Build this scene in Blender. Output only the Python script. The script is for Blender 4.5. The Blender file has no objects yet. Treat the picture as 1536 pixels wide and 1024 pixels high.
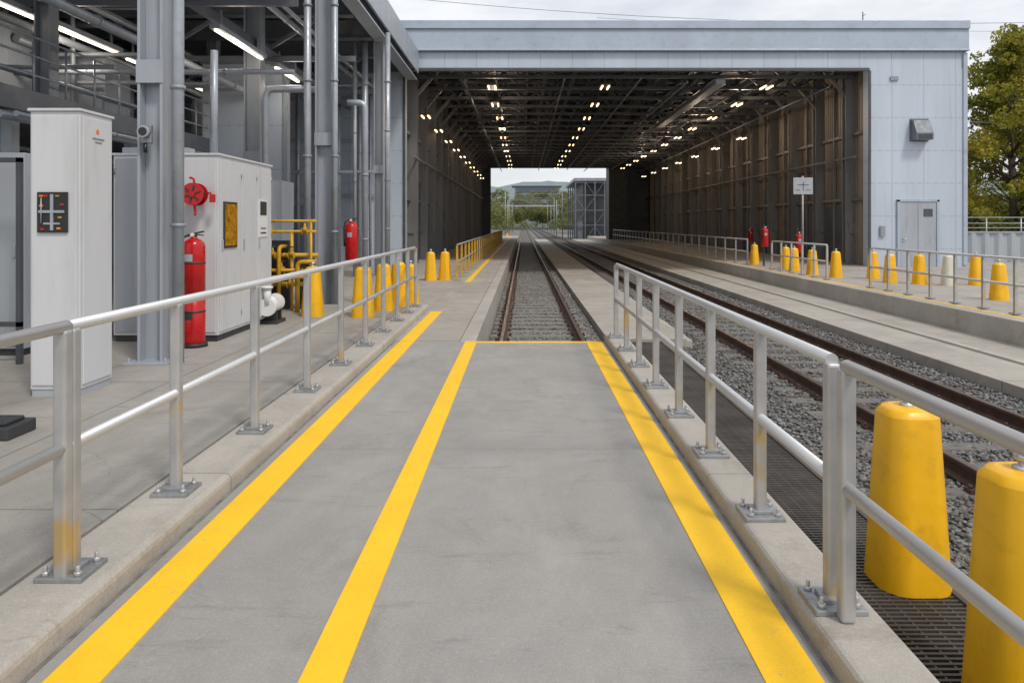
import bpy, math, random
import numpy as np
from mathutils import Vector, Matrix
random.seed(7); np.random.seed(7)
S=bpy.context.scene
COL=S.collection
S.view_settings.view_transform='Standard'; S.view_settings.look='None'; S.view_settings.exposure=0

# ---------------------------------------------------------------- materials
class NT:
    def __init__(s,name):
        s.m=bpy.data.materials.new(name); s.m.use_nodes=True
        s.t=s.m.node_tree; s.t.nodes.clear()
        s.out=s.t.nodes.new('ShaderNodeOutputMaterial')
        s.b=s.t.nodes.new('ShaderNodeBsdfPrincipled')
        s.t.links.new(s.b.outputs[0],s.out.inputs[0])
        s.g=s.t.nodes.new('ShaderNodeNewGeometry')
        s.pos=s.g.outputs['Position']
    def L(s,a,b): s.t.links.new(a,b)
    def n(s,t): return s.t.nodes.new(t)
    def setin(s,sock,v):
        if isinstance(v,bpy.types.NodeSocket): s.L(v,sock)
        elif isinstance(v,(tuple,list)) and len(v)==3 and sock.type=='RGBA': sock.default_value=(*v,1)
        else: sock.default_value=v
    def noise(s,scale,detail=4,rough=.55,vec=None,dist=0):
        n=s.n('ShaderNodeTexNoise'); n.inputs['Scale'].default_value=scale
        n.inputs['Detail'].default_value=detail; n.inputs['Roughness'].default_value=rough
        n.inputs['Distortion'].default_value=dist
        s.L(vec or s.pos,n.inputs['Vector']); return n.outputs['Fac']
    def vor(s,scale,feature='F1',out='Distance',vec=None):
        n=s.n('ShaderNodeTexVoronoi'); n.feature=feature; n.inputs['Scale'].default_value=scale
        s.L(vec or s.pos,n.inputs['Vector']); return n.outputs[out]
    def map(s,sc):
        n=s.n('ShaderNodeMapping'); n.inputs['Scale'].default_value=sc; s.L(s.pos,n.inputs['Vector']); return n.outputs[0]
    def ramp(s,f,a,b,ca=0,cb=1):
        n=s.n('ShaderNodeMapRange'); n.inputs['From Min'].default_value=a; n.inputs['From Max'].default_value=b
        n.inputs['To Min'].default_value=ca; n.inputs['To Max'].default_value=cb; s.L(f,n.inputs['Value']); return n.outputs[0]
    def mix(s,f,a,b,mode='MIX'):
        n=s.n('ShaderNodeMix'); n.data_type='RGBA'; n.blend_type=mode
        s.setin(n.inputs[0],f); s.setin(n.inputs[6],a); s.setin(n.inputs[7],b); return n.outputs[2]
    def math(s,op,a,b=0,c=None):
        n=s.n('ShaderNodeMath'); n.operation=op; s.setin(n.inputs[0],a); s.setin(n.inputs[1],b)
        if c is not None: s.setin(n.inputs[2],c)
        return n.outputs[0]
    def xyz(s):
        n=s.n('ShaderNodeSeparateXYZ'); s.L(s.pos,n.inputs[0]); return n.outputs
    def bump(s,h,strength=.3,dist=.01):
        n=s.n('ShaderNodeBump'); n.inputs['Strength'].default_value=strength; n.inputs['Distance'].default_value=dist
        s.L(h,n.inputs['Height']); s.L(n.outputs[0],s.b.inputs['Normal'])
    def fin(s,col,rough=.6,metal=0):
        s.setin(s.b.inputs['Base Color'],col); s.setin(s.b.inputs['Roughness'],rough); s.setin(s.b.inputs['Metallic'],metal)
        return s.m
def sc(c,k): return tuple(max(0,min(1,x*k)) for x in c)
def M(name,col,rough=.5,metal=0,var=.15,vs=3,bump=0,bs=60,streak=False,dirt=0,dcol=(.06,.045,.035)):
    t=NT(name)
    vec=t.map((1,1,.15)) if streak else None
    c=t.mix(t.ramp(t.noise(vs,6,.6,vec),.3,.7),sc(col,1-var),sc(col,1+var))
    if dirt:
        c=t.mix(t.math('MULTIPLY',t.ramp(t.noise(vs*2.3+1,8,.7,vec),.52,.72),dirt),c,dcol)
    r=t.ramp(t.noise(vs*4,5),.3,.7,max(0,rough-.1),min(1,rough+.12))
    if bump: t.bump(t.noise(bs,4),bump,.01)
    return t.fin(c,r,metal)
def concrete(name,base,joint=0,jw=.008,joff=0,stain=.5,fine=.16,xj=0,xoff=0,tint=(.95,.85,.72),crack=0,scuff=0,jk=.8):
    t=NT(name)
    c=t.mix(t.ramp(t.noise(.45,6,.65,dist=.6),.3,.7),sc(base,.78),sc(base,1.16))
    c=t.mix(t.math('MULTIPLY',t.ramp(t.noise(3.5,9,.72),.35,.7),.45),c,sc(base,.74))
    c=t.mix(t.math('MULTIPLY',t.ramp(t.noise(1.1,10,.75,dist=1.2),.54,.68),stain),c,tuple(base[i]*.55*tint[i] for i in range(3)))
    c=t.mix(t.math('MULTIPLY',t.ramp(t.noise(.8,8,.7,t.map((1.4,.5,1))),.50,.66),.45),c,sc(base,1.32))
    if scuff:
        c=t.mix(t.math('MULTIPLY',t.ramp(t.noise(2.0,10,.8,t.map((.5,2.2,1)),dist=.4),.56,.68),scuff),c,sc(base,.5))
        c=t.mix(t.math('MULTIPLY',t.ramp(t.noise(1.0,8,.75,t.map((3.0,.35,1))),.54,.72),scuff*.7),c,sc(base,.62))
    f=t.noise(120,4,.75)
    c=t.mix(t.ramp(f,.36,.62,0,fine*2.2),c,sc(base,.45))
    f2=t.noise(55,5,.8)
    c=t.mix(t.ramp(f2,.52,.68,0,fine*1.8),c,sc(base,1.45))
    sp=t.vor(30); c=t.mix(t.math('MULTIPLY',t.ramp(sp,.08,.03),t.ramp(t.noise(9,2),.46,.6)),c,sc(base,.38))
    if crack:
        vd=t.n('ShaderNodeVectorMath'); vd.operation='ADD'
        nn=t.n('ShaderNodeTexNoise'); nn.inputs['Scale'].default_value=1.6; nn.inputs['Detail'].default_value=6; t.L(t.pos,nn.inputs['Vector'])
        t.L(t.pos,vd.inputs[0]); t.L(nn.outputs['Color'],vd.inputs[1])
        cr=t.vor(.33,'DISTANCE_TO_EDGE','Distance',vd.outputs[0])
        c=t.mix(t.math('MULTIPLY',t.ramp(cr,.0025,.001),t.ramp(t.noise(.7,2),.54,.6,0,crack)),c,sc(base,.45))
    X=t.xyz()
    h=t.noise(60,6,.7)
    if joint:
        a=t.math('ABSOLUTE',t.math('SUBTRACT',t.math('FLOORED_MODULO',t.math('ADD',X[1],100+joff),joint),joint/2))
        j=t.ramp(a,jw,jw*.6); c=t.mix(t.math('MULTIPLY',j,jk),c,sc(base,.33))
        c=t.mix(t.math('MULTIPLY',t.ramp(a,.12,0),t.ramp(t.noise(5,6,.7),.42,.65,0,.4)),c,sc(base,.6))
        h=t.math('SUBTRACT',h,t.math('MULTIPLY',j,2*jk))
    if xj:
        a=t.math('ABSOLUTE',t.math('SUBTRACT',t.math('FLOORED_MODULO',t.math('ADD',X[0],100+xoff),xj),xj/2))
        c=t.mix(t.ramp(a,jw,jw*.6),c,sc(base,.33))
    t.bump(h,.45,.006)
    return t.fin(c,t.ramp(t.noise(2,5),.3,.7,.55,.85))
def paint_line(name,col,base=(.3,.29,.27)):
    t=NT(name)
    c=t.mix(t.ramp(t.noise(2.2,7,.7),.3,.7),sc(col,.9),sc(col,1.04))
    w=t.math('MULTIPLY',t.ramp(t.noise(14,9,.8),.58,.66),t.ramp(t.noise(1.6,3),.38,.6))
    c=t.mix(t.math('MULTIPLY',w,.6),c,base)
    c=t.mix(t.math('MULTIPLY',t.ramp(t.noise(120,4,.8),.45,.65),.3),c,sc(col,.62))
    c=t.mix(t.math('MULTIPLY',t.ramp(t.noise(1.2,9,.75,t.map((1,2.5,1))),.57,.72),.3),c,sc(col,.6))
    t.bump(t.noise(70,5,.7),.3,.004)
    return t.fin(c,.6)
def emis(name,col,st):
    t=NT(name); t.b.inputs['Emission Color'].default_value=(*col,1); t.b.inputs['Emission Strength'].default_value=st
    return t.fin((.5,.45,.4),.5)

m_walk=concrete('walkway_concrete',(.35,.338,.318),joint=4.4,jw=.004,joff=-1.8,stain=.42,scuff=.55,jk=.4)
m_plat=concrete('platform_concrete',(.36,.342,.31),joint=3.1,jw=.007,stain=.7,xj=2.6,xoff=.85,scuff=.75,crack=.6)
m_kerb=concrete('kerb_concrete',(.45,.42,.375),joint=2.4,jw=.006,stain=.65,scuff=.45)
m_floor=concrete('track_side_concrete',(.41,.38,.335),joint=3.0,jw=.012,stain=.8,scuff=.5)
m_inner=concrete('inner_platform_concrete',(.40,.37,.33),joint=4.0,jw=.015,stain=.7,scuff=.55)
m_sleep=concrete('sleeper_concrete',(.23,.22,.20),stain=.9,scuff=.8)
m_sleepd=concrete('dirty_sleeper_concrete',(.17,.16,.145),stain=.9,scuff=.7)
m_yline=paint_line('yellow_line_paint',(.98,.57,.010))
m_yboll=M('yellow_bollard_plastic',(.84,.45,.006),.38,0,.08,3,.06,40,dirt=.3,dcol=(.3,.17,.02))
m_yboll2=M('pale_bollard_plastic',(.60,.58,.48),.45,0,.08,3,dirt=.3)
m_yel=M('yellow_steel_paint',(.58,.33,.015),.45,0,.15,4,dirt=.5)
def satin():
    t=NT('satin_aluminium_tube')
    c=t.mix(t.ramp(t.noise(2,4),.3,.7),(.54,.545,.55),(.62,.62,.62))
    return t.fin(c,.40,.6)
m_alu=satin()
def postmat():
    t=NT('aluminium_post')
    c=t.mix(t.ramp(t.noise(5,6),.3,.7),(.40,.405,.41),(.54,.54,.54))
    k=t.math('MULTIPLY',t.ramp(t.noise(2.6,5,.6,t.map((1,1,.9))),.52,.62),t.ramp(t.xyz()[2],.70,.55))
    c=t.mix(t.math('MULTIPLY',k,.7),c,(.60,.39,.08))  # yellow reflection of the floor lines, painted into the lower post colour
    return t.fin(c,.40,.6)
m_post=postmat()
m_galv=M('galvanised_plate',(.31,.32,.33),.5,.5,.2,12,.1,80,dirt=.4)
m_bolt=M('bolt_steel',(.5,.5,.5),.35,.6,.1,20)
m_rail=M('rusty_rail',(.085,.045,.032),.65,.2,.35,6,.2,50)
m_railtop=M('worn_rail_head',(.15,.105,.085),.38,.6,.25,3)
m_dark=M('dark_steel',(.05,.052,.055),.5,.3,.25,3)
m_black=M('black_rubber',(.02,.02,.02),.55,0,.2,4)
m_grate=M('dark_grating_steel',(.105,.095,.085),.6,.5,.3,3,dirt=.4,dcol=(.06,.04,.03))
m_pit=M('pit_dark',(.02,.018,.016),.9)
m_steel=M('grey_painted_steel',(.27,.295,.33),.45,.1,.12,2,streak=True,dirt=.3)
m_steel2=M('light_painted_steel',(.37,.40,.445),.42,.1,.1,2,streak=True,dirt=.3)
m_pipe=M('grey_pipe',(.36,.39,.43),.38,.3,.12,3,dirt=.25)
m_cab=M('cabinet_paint',(.57,.58,.595),.4,0,.05,1.5,streak=True,dirt=.25,dcol=(.28,.27,.25))
m_cab2=M('grey_cabinet_paint',(.36,.385,.415),.42,0,.07,1.5,streak=True,dirt=.25)
m_white=M('white_paint',(.70,.70,.68),.45,0,.05,4,dirt=.1)
m_red=M('red_enamel',(.50,.008,.008),.26,0,.12,6,dirt=.2,dcol=(.12,.01,.01))
m_orange=M('orange_label',(.8,.2,.02),.4)
m_amber=M('amber_window',(.42,.2,.01),.15,0,.6,14,dirt=.9,dcol=(.015,.012,.01))
m_glass=M('dark_glass',(.015,.017,.02),.1,0,.3,5)
m_can=M('canopy_dark_steel',(.075,.083,.096),.55,.2,.25,1.5)
m_beam=M('canopy_beam_steel',(.15,.165,.19),.5,.15,.2,1.5,dirt=.3)
m_roofl=M('canopy_roof_sheet',(.075,.082,.092),.7,0,.3,.7)
def facade():
    t=NT('facade_panel')
    base=(.47,.53,.61)
    c=t.mix(t.ramp(t.noise(.4,6,.6,t.map((1,1,.3))),.3,.7),sc(base,.88),sc(base,1.08))
    c=t.mix(t.math('MULTIPLY',t.ramp(t.noise(1.5,9,.7,t.map((3,1,.15))),.52,.75),.35),c,sc(base,.62))
    X=t.xyz()
    def ln(ax,p,w,off=0):
        a=t.math('ABSOLUTE',t.math('SUBTRACT',t.math('FLOORED_MODULO',t.math('ADD',ax,100+off),p),p/2)); return t.ramp(a,w,w*.6)
    c=t.mix(t.math('MULTIPLY',ln(X[0],1.22,.014),.6),c,sc(base,.42))
    c=t.mix(t.math('MULTIPLY',ln(X[2],1.25,.012),.45),c,sc(base,.45))
    v=t.math('MULTIPLY',ln(X[0],.305,.016),ln(X[2],1.25,.05)); c=t.mix(t.math('MULTIPLY',v,.5),c,sc(base,.4))
    return t.fin(c,.5,.05)
m_fac=facade()
m_fac2=M('fascia_sheet',(.38,.44,.52),.45,.1,.08,1,streak=False,dirt=.2)
def brownwall():
    t=NT('brown_wall_panel')
    X=t.xyz()
    cell=t.noise(.33,2,.5,t.map((0.01,1,.02)))
    c=t.mix(t.ramp(cell,.35,.65),(.13,.108,.09),(.33,.275,.22))
    c=t.mix(t.ramp(t.noise(1.2,8,.7,t.map((1,3,.10))),.48,.72,0,.9),c,(.05,.044,.04))
    c=t.mix(t.math('MULTIPLY',t.ramp(t.noise(2,6,.7,t.map((1,2,.3))),.55,.75),.5),c,(.42,.39,.35))
    w=t.n('ShaderNodeTexWave'); w.bands_direction='Y'; w.inputs['Scale'].default_value=1.6; t.L(t.pos,w.inputs['Vector'])
    c=t.mix(t.math('MULTIPLY',w.outputs['Fac'],.22),c,(.03,.026,.024))
    t.bump(w.outputs['Fac'],.6,.04)
    return t.fin(c,.5,.1)
m_brown=brownwall()
m_ceil=M('ceiling_deck',(.035,.037,.042),.8,0,.3,.5)
m_truss=M('truss_steel',(.10,.105,.115),.5,.3,.3,1.2)
m_colin=M('inner_column_steel',(.19,.185,.18),.5,.2,.3,.8,streak=True,dirt=.5)
m_warm=emis('warm_lamp_tube',(1,.68,.36),5)
m_cool=emis('cool_lamp_tube',(1,.86,.66),4)
m_bark=M('bark',(.09,.065,.045),.85,0,.3,4,.5,20)
def ballast():
    t=NT('ballast')
    v=t.n('ShaderNodeTexVoronoi'); v.inputs['Scale'].default_value=36; t.L(t.pos,v.inputs['Vector'])
    bw=t.n('ShaderNodeSeparateColor'); t.L(v.outputs['Color'],bw.inputs[0])
    c=t.mix(bw.outputs[0],(.08,.078,.075),(.21,.205,.2))
    c=t.mix(t.ramp(v.outputs['Distance'],.45,.8),c,(.03,.03,.03))
    c=t.mix(t.math('MULTIPLY',t.ramp(t.noise(.9,6),.45,.65),.45),c,(.11,.085,.07))
    h=t.math('SUBTRACT',1,v.outputs['Distance']); t.bump(h,1,.02)
    return t.fin(c,.85)
m_ball=ballast()
def stone(name,a,b):
    t=NT(name)
    c=t.mix(t.g.outputs['Random Per Island'],a,b)
    c=t.mix(t.math('MULTIPLY',t.ramp(t.noise(.9,6),.46,.65),.5),c,(.12,.09,.07))
    return t.fin(c,.85)
m_stone=stone('stone',(.08,.078,.076),(.25,.247,.24))
m_stone2=stone('pale_stone',(.13,.125,.118),(.27,.262,.245))
def ground():
    t=NT('ground_gravel')
    c=t.mix(t.noise(.05,8,.7),(.10,.105,.08),(.24,.23,.2))
    c=t.mix(t.math('MULTIPLY',t.noise(4,8,.8),.6),c,(.14,.14,.13))
    return t.fin(c,.95)
m_ground=ground()
def leaf(name,a,b,c3):
    t=NT(name)
    c=t.mix(t.g.outputs['Random Per Island'],a,b)
    c=t.mix(t.ramp(t.noise(.45,3),.48,.66,0,.85),c,c3)
    t.b.inputs['Specular IOR Level'].default_value=.2
    m=t.fin(c,.7)
    tr=t.n('ShaderNodeBsdfTranslucent'); t.L(c,tr.inputs[0])
    mx=t.n('ShaderNodeMixShader'); mx.inputs[0].default_value=.4
    t.L(t.b.outputs[0],mx.inputs[1]); t.L(tr.outputs[0],mx.inputs[2]); t.L(mx.outputs[0],t.out.inputs[0])
    return m
m_leaf=leaf('foliage',(.10,.13,.02),(.34,.33,.05),(.46,.35,.045))
m_leafd=leaf('far_foliage',(.10,.14,.06),(.24,.26,.09),(.34,.28,.10))
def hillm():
    t=NT('hill_cover'); c=t.mix(t.noise(.05,8,.75),(.12,.16,.17),(.24,.28,.28)); return t.fin(c,1)  # distance haze is mixed into the hill colours
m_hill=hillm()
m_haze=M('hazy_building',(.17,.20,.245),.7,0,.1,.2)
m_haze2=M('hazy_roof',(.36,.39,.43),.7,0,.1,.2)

# ---------------------------------------------------------------- mesh builder
class MB:
    def __init__(s): s.v=[];s.f=[];s.mi=[];s.sm=[]
    def add(s,vs,fs,mi=0,sm=False):
        o=len(s.v); s.v+= [tuple(v) for v in vs]
        for f in fs: s.f.append(tuple(i+o for i in f)); s.mi.append(mi); s.sm.append(sm)
        return s
    def box(s,x0,x1,y0,y1,z0,z1,mi=0):
        return s.add([(x0,y0,z0),(x1,y0,z0),(x1,y1,z0),(x0,y1,z0),(x0,y0,z1),(x1,y0,z1),(x1,y1,z1),(x0,y1,z1)],
          [(3,2,1,0),(4,5,6,7),(0,1,5,4),(1,2,6,5),(2,3,7,6),(3,0,4,7)],mi)
    def beam(s,p0,p1,w,h,mi=0):
        p0=Vector(p0);p1=Vector(p1);d=(p1-p0).normalized()
        up=Vector((0,0,1)) if abs(d.z)<.95 else Vector((0,1,0))
        a=d.cross(up).normalized()*w/2; b=a.cross(d).normalized()*h/2
        vs=[p+q for p in(p0,p1) for q in(-a-b,a-b,a+b,-a+b)]
        return s.add(vs,[(3,2,1,0),(4,5,6,7),(0,1,5,4),(1,2,6,5),(2,3,7,6),(3,0,4,7)],mi)
    def tube(s,pts,r,n=12,mi=0,caps=True):
        pts=[Vector(p) for p in pts]
        d0=(pts[1]-pts[0]).normalized()
        up=Vector((0,0,1)) if abs(d0.z)<.9 else Vector((1,0,0))
        a=d0.cross(up).normalized()
        o=len(s.v)
        for i,p in enumerate(pts):
            if i==0: d=d0
            elif i==len(pts)-1: d=(pts[i]-pts[i-1]).normalized()
            else: d=((pts[i]-pts[i-1]).normalized()+(pts[i+1]-pts[i]).normalized()).normalized()
            a=(a-d*a.dot(d)).normalized(); b=d.cross(a)
            rr=r[i] if isinstance(r,(list,tuple)) else r
            for k in range(n):
                t=2*math.pi*k/n; s.v.append(tuple(p+a*math.cos(t)*rr+b*math.sin(t)*rr))
        for i in range(len(pts)-1):
            for k in range(n):
                s.f.append((o+i*n+k,o+i*n+(k+1)%n,o+(i+1)*n+(k+1)%n,o+(i+1)*n+k)); s.mi.append(mi); s.sm.append(True)
        if caps:
            s.f.append(tuple(o+k for k in range(n))[::-1]); s.mi.append(mi); s.sm.append(False)
            e=o+(len(pts)-1)*n
            s.f.append(tuple(e+k for k in range(n))); s.mi.append(mi); s.sm.append(False)
        return s
    def cyl(s,p0,p1,r,n=14,mi=0): return s.tube([p0,p1],r,n,mi)
    def lathe(s,prof,c=(0,0,0),n=20,mi=0):
        return s.tube([(c[0],c[1],c[2]+z) for z,r in prof],[max(r,.001) for z,r in prof],n,mi)
    def extr_y(s,prof,y0,y1,mi=0,mitop=None,topi=()):
        n=len(prof); vs=[(x,y0,z) for x,z in prof]+[(x,y1,z) for x,z in prof]
        for k in range(n):
            s.add([vs[k],vs[(k+1)%n],vs[n+(k+1)%n],vs[n+k]],[(0,1,2,3)],mitop if k in topi else mi)
        s.add(vs[:n],[tuple(range(n))[::-1]],mi); s.add(vs[n:],[tuple(range(n))],mi); return s
    def ibeam_z(s,x,y,z0,z1,w,d,t=.02,mi=0,web='y'):
        s.box(x-w/2,x+w/2,y-d/2,y-d/2+t,z0,z1,mi); s.box(x-w/2,x+w/2,y+d/2-t,y+d/2,z0,z1,mi)
        s.box(x-t/2,x+t/2,y-d/2+t,y+d/2-t,z0,z1,mi); return s
    def obj(s,name,mats,parent=None,loc=(0,0,0),bevel=0,label=None,category=None,group=None,kind=None,segs=2):
        me=bpy.data.meshes.new(name); me.from_pydata(s.v,[],s.f); 
        for m in (mats if isinstance(mats,(list,tuple)) else [mats]): me.materials.append(m)
        me.polygons.foreach_set('material_index',s.mi); me.polygons.foreach_set('use_smooth',s.sm); me.update()
        o=bpy.data.objects.new(name,me); COL.objects.link(o); o.location=loc
        if parent: o.parent=parent
        if bevel:
            b=o.modifiers.new('bevel','BEVEL'); b.width=bevel; b.segments=segs; b.limit_method='ANGLE'; b.angle_limit=math.radians(40)
        tag(o,label,category,group,kind); return o
def tag(o,label=None,category=None,group=None,kind=None):
    if label:o['label']=label
    if category:o['category']=category
    if group:o['group']=group
    if kind:o['kind']=kind
def thing(name,loc,label,category,group=None):
    e=bpy.data.objects.new(name,None); COL.objects.link(e); e.location=loc; e.empty_display_size=.2
    tag(e,label,category,group); return e
def copy_thing(src,loc,rz=0,scale=None,label=None):
    def rec(o,par):
        c=o.copy(); COL.objects.link(c)
        if par is not None: c.parent=par
        for ch in o.children: rec(ch,c)
        return c
    c=rec(src,None); c.location=loc; c.rotation_euler=(0,0,rz)
    if scale: c.scale=scale
    if label: c['label']=label
    return c

# ---------------------------------------------------------------- camera / light / world
cam=bpy.data.cameras.new('camera'); co=bpy.data.objects.new('camera',cam); COL.objects.link(co)
co.location=(0,0,1.6); co.rotation_euler=(math.radians(90),0,0)
cam.sensor_width=36; cam.lens=36*1100/1536; cam.shift_x=-17/1536; cam.shift_y=-177/1536; cam.clip_start=.05; cam.clip_end=6000
S.camera=co
sv=Vector((.45,-.6,1.0)).normalized()
sl=bpy.data.lights.new('sun','SUN'); sl.energy=2.0; sl.angle=math.radians(10); sl.color=(1,.94,.86)
so=bpy.data.objects.new('sun',sl); COL.objects.link(so); so.rotation_euler=sv.to_track_quat('Z','Y').to_euler()
W=bpy.data.worlds.new('World'); S.world=W; W.use_nodes=True; wt=W.node_tree; wt.nodes.clear()
wo=wt.nodes.new('ShaderNodeOutputWorld'); bg=wt.nodes.new('ShaderNodeBackground'); sky=wt.nodes.new('ShaderNodeTexSky')
sky.sky_type='NISHITA'; sky.sun_disc=False; sky.sun_elevation=math.asin(sv.z); sky.sun_rotation=math.atan2(sv.x,sv.y)
sky.dust_density=2
tc=wt.nodes.new('ShaderNodeTexCoord'); mp=wt.nodes.new('ShaderNodeMapping'); mp.inputs['Scale'].default_value=(1,1,3.5)
nz=wt.nodes.new('ShaderNodeTexNoise'); nz.inputs['Scale'].default_value=3.2; nz.inputs['Detail'].default_value=9; nz.inputs['Roughness'].default_value=.6
mr=wt.nodes.new('ShaderNodeMapRange'); mr.inputs['From Min'].default_value=.35; mr.inputs['From Max'].default_value=.62; mr.inputs['To Min'].default_value=.6; mr.inputs['To Max'].default_value=.98
mx=wt.nodes.new('ShaderNodeMix'); mx.data_type='RGBA'; mx.inputs[7].default_value=(8.8,8.95,9.3,1)
wl=wt.links.new; wl(tc.outputs['Generated'],mp.inputs[0]); wl(mp.outputs[0],nz.inputs['Vector']); wl(nz.outputs['Fac'],mr.inputs['Value'])
wl(mr.outputs[0],mx.inputs[0]); wl(sky.outputs[0],mx.inputs[6]); wl(mx.outputs[2],bg.inputs[0]); bg.inputs[1].default_value=.110; wl(bg.outputs[0],wo.inputs[0])

# ---------------------------------------------------------------- ground & paving
ZB=-.60; ZR=-.42; ZG=-.5
MB().box(-2500,2500,-60,5000,-1.2,-.75).obj('ground',m_ground,kind='structure')
MB().box(-1.75,1.1,-3,9.94,-.75,0).obj('walkway',m_walk,kind='structure')
b=MB(); b.box(-30,-2.13,-3,13.6,-.75,.1); b.obj('left_pavement',m_plat,kind='structure')
MB().box(-2.127,-1.753,-3,13.55,-.75,.103).obj('left_kerb',m_kerb,kind='structure',bevel=.035,segs=3)
MB().box(1.103,1.38,-3,10.05,-.75,.1).obj('right_kerb',m_kerb,kind='structure',bevel=.03,segs=3)
b=MB(); b.box(-30,-1.753,13.6,92,-.75,0); b.box(-1.75,-.87,9.943,92,-.75,0); b.obj('inner_pavement',m_inner,kind='structure')
MB().box(-.867,-.65,9.943,92,-.75,.004).obj('trench_kerb',m_kerb,kind='structure',bevel=.015)
MB().box(8.4,60,-3,95,-.75,-.05).obj('right_pavement',m_inner,kind='structure')
MB().box(8.28,8.56,-3,95,-.74,-.03).obj('right_pavement_kerb',m_kerb,kind='structure',bevel=.02)
MB().box(6.2,8.275,-3,95,-.75,ZR-.02).obj('track_side_path',m_floor,kind='structure')
MB().box(7.2,7.32,-3,95,-.5,ZR+.015).obj('drain_edge',m_kerb,kind='structure',bevel=.01)
MB().box(1.5,2.9,13,95,-.75,ZR-.03).obj('middle_path',m_floor,kind='structure')
MB().box(-.65,1.5,9.943,700,-.74,ZB).obj('ballast_bed',m_ball,kind='structure')
MB().box(2.45,6.2,-3,700,-.74,ZB-.001).obj('ballast_bed',m_ball,kind='structure')
MB().box(1.38,2.45,-3,13,-.75,-.68).obj('drain_pit',m_pit,kind='structure')
MB().box(2.9,3.0,13,95,-.75,ZB+.12).obj('path_edge',m_kerb,kind='structure')
def sheet(x0,x1,y0,y1,z,name,mat,ny=1):
    return MB().box(x0,x1,y0,y1,z-.003,z+.004).obj(name,mat,kind='structure')
sheet(-1.675,-1.475,-3,9.93,.001,'yellow_line',m_yline)
sheet(-1.675,-1.475,9.95,13.3,.001,'yellow_line',m_yline)
sheet(-.785,-.63,-3,9.80,.001,'yellow_line',m_yline)
sheet(.845,1.05,-3,9.80,.001,'yellow_line',m_yline)
sheet(-.785,1.05,9.83,9.93,.001,'yellow_line',m_yline)
sheet(8.62,8.72,-3,95,-.046,'yellow_line',m_yline)
sheet(-1.6,-1.45,20,90,.001,'yellow_line',m_yline)
m_seam=M('dirty_seam',(.19,.175,.155),.9,0,.5,8)
sheet(-1.752,-1.735,-3,9.93,.000,'seam_line',m_seam); sheet(1.088,1.104,-3,9.93,.000,'seam_line',m_seam)

# grating
g=thing('drain_grating',(1.38,-1,ZG),'dark steel grating beside the concrete walkway kerb','grating')
b=MB()
y=0.0
while y<14: b.box(.01,1.05,y,y+.017,-.035,0); y+=.042
for i in range(12): b.box(.01+i*.094,.016+i*.094+.006,0,14,-.03,-.004)
b.obj('grating_bars',m_grate,g)
b=MB(); b.box(1.05,1.085,0,14,-.12,.012); b.obj('grating_frame',m_grate,g,bevel=.004)

# ballast stones
def stones(name,regs,n,excl,mat,smin=.010,smax=.023,zc=ZB):
    ico=np.array([(0,0,1),(.89,0,.45),(.28,.85,.45),(-.72,.53,.45),(-.72,-.53,.45),(.28,-.85,.45),(.72,.53,-.45),(-.28,.85,-.45),(-.89,0,-.45),(-.28,-.85,-.45),(.72,-.53,-.45),(0,0,-1)])
    F=np.array([(0,1,2),(0,2,3),(0,3,4),(0,4,5),(0,5,1),(1,6,2),(2,7,3),(3,8,4),(4,9,5),(5,10,1),(2,6,7),(3,7,8),(4,8,9),(5,9,10),(1,10,6),(6,11,7),(7,11,8),(8,11,9),(9,11,10),(10,11,6)])
    V=[];Fs=[];k=0
    tot=0
    while tot<n:
        x0,x1,y0,y1,p=regs[0]
        x=random.uniform(x0,x1); u=random.random(); yy=y0*(y1/y0)**u
        if excl(x,yy): continue
        s=random.uniform(smin,smax)*(1+yy*.02)
        P=ico*(1+np.random.uniform(-.3,.3,(12,1)))*np.array([s*random.uniform(.8,1.5),s*random.uniform(.8,1.3),s*random.uniform(.5,.9)])
        a=random.uniform(0,6.28); R=np.array([[math.cos(a),-math.sin(a),0],[math.sin(a),math.cos(a),0],[0,0,1]])
        V.append(P@R.T+np.array([x,yy,zc+random.uniform(-.003,.022)])); Fs.append(F+k); k+=12; tot+=1
    V=np.concatenate(V);Fs=np.concatenate(Fs)
    me=bpy.data.meshes.new(name); me.vertices.add(len(V)); me.vertices.foreach_set('co',V.ravel())
    me.loops.add(Fs.size); me.loops.foreach_set('vertex_index',Fs.ravel().astype(np.int32))
    me.polygons.add(len(Fs)); me.polygons.foreach_set('loop_start',np.arange(0,Fs.size,3,dtype=np.int32))
    me.update(calc_edges=True); me.materials.append(mat)
    o=bpy.data.objects.new(name,me); COL.objects.link(o); o['kind']='stuff'; o['label']='loose grey ballast stones between the railway rails'; o['category']='gravel'
    return o
def exs(y0,xc,half,k):
    def f(x,y):
        q=(y-y0)%.62
        return abs(x-xc)<half and (q<.13 or q>.49) and random.random()<k
    return f
stones('ballast_gravel',[(2.46,6.2,3.2,26,3)],32000,exs(-1.5,4.49,1.2,.35),m_stone)
stones('ballast_gravel',[(-.64,1.45,10.5,34,1)],12000,exs(10.5,.33,.95,.8),m_stone2)

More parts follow.
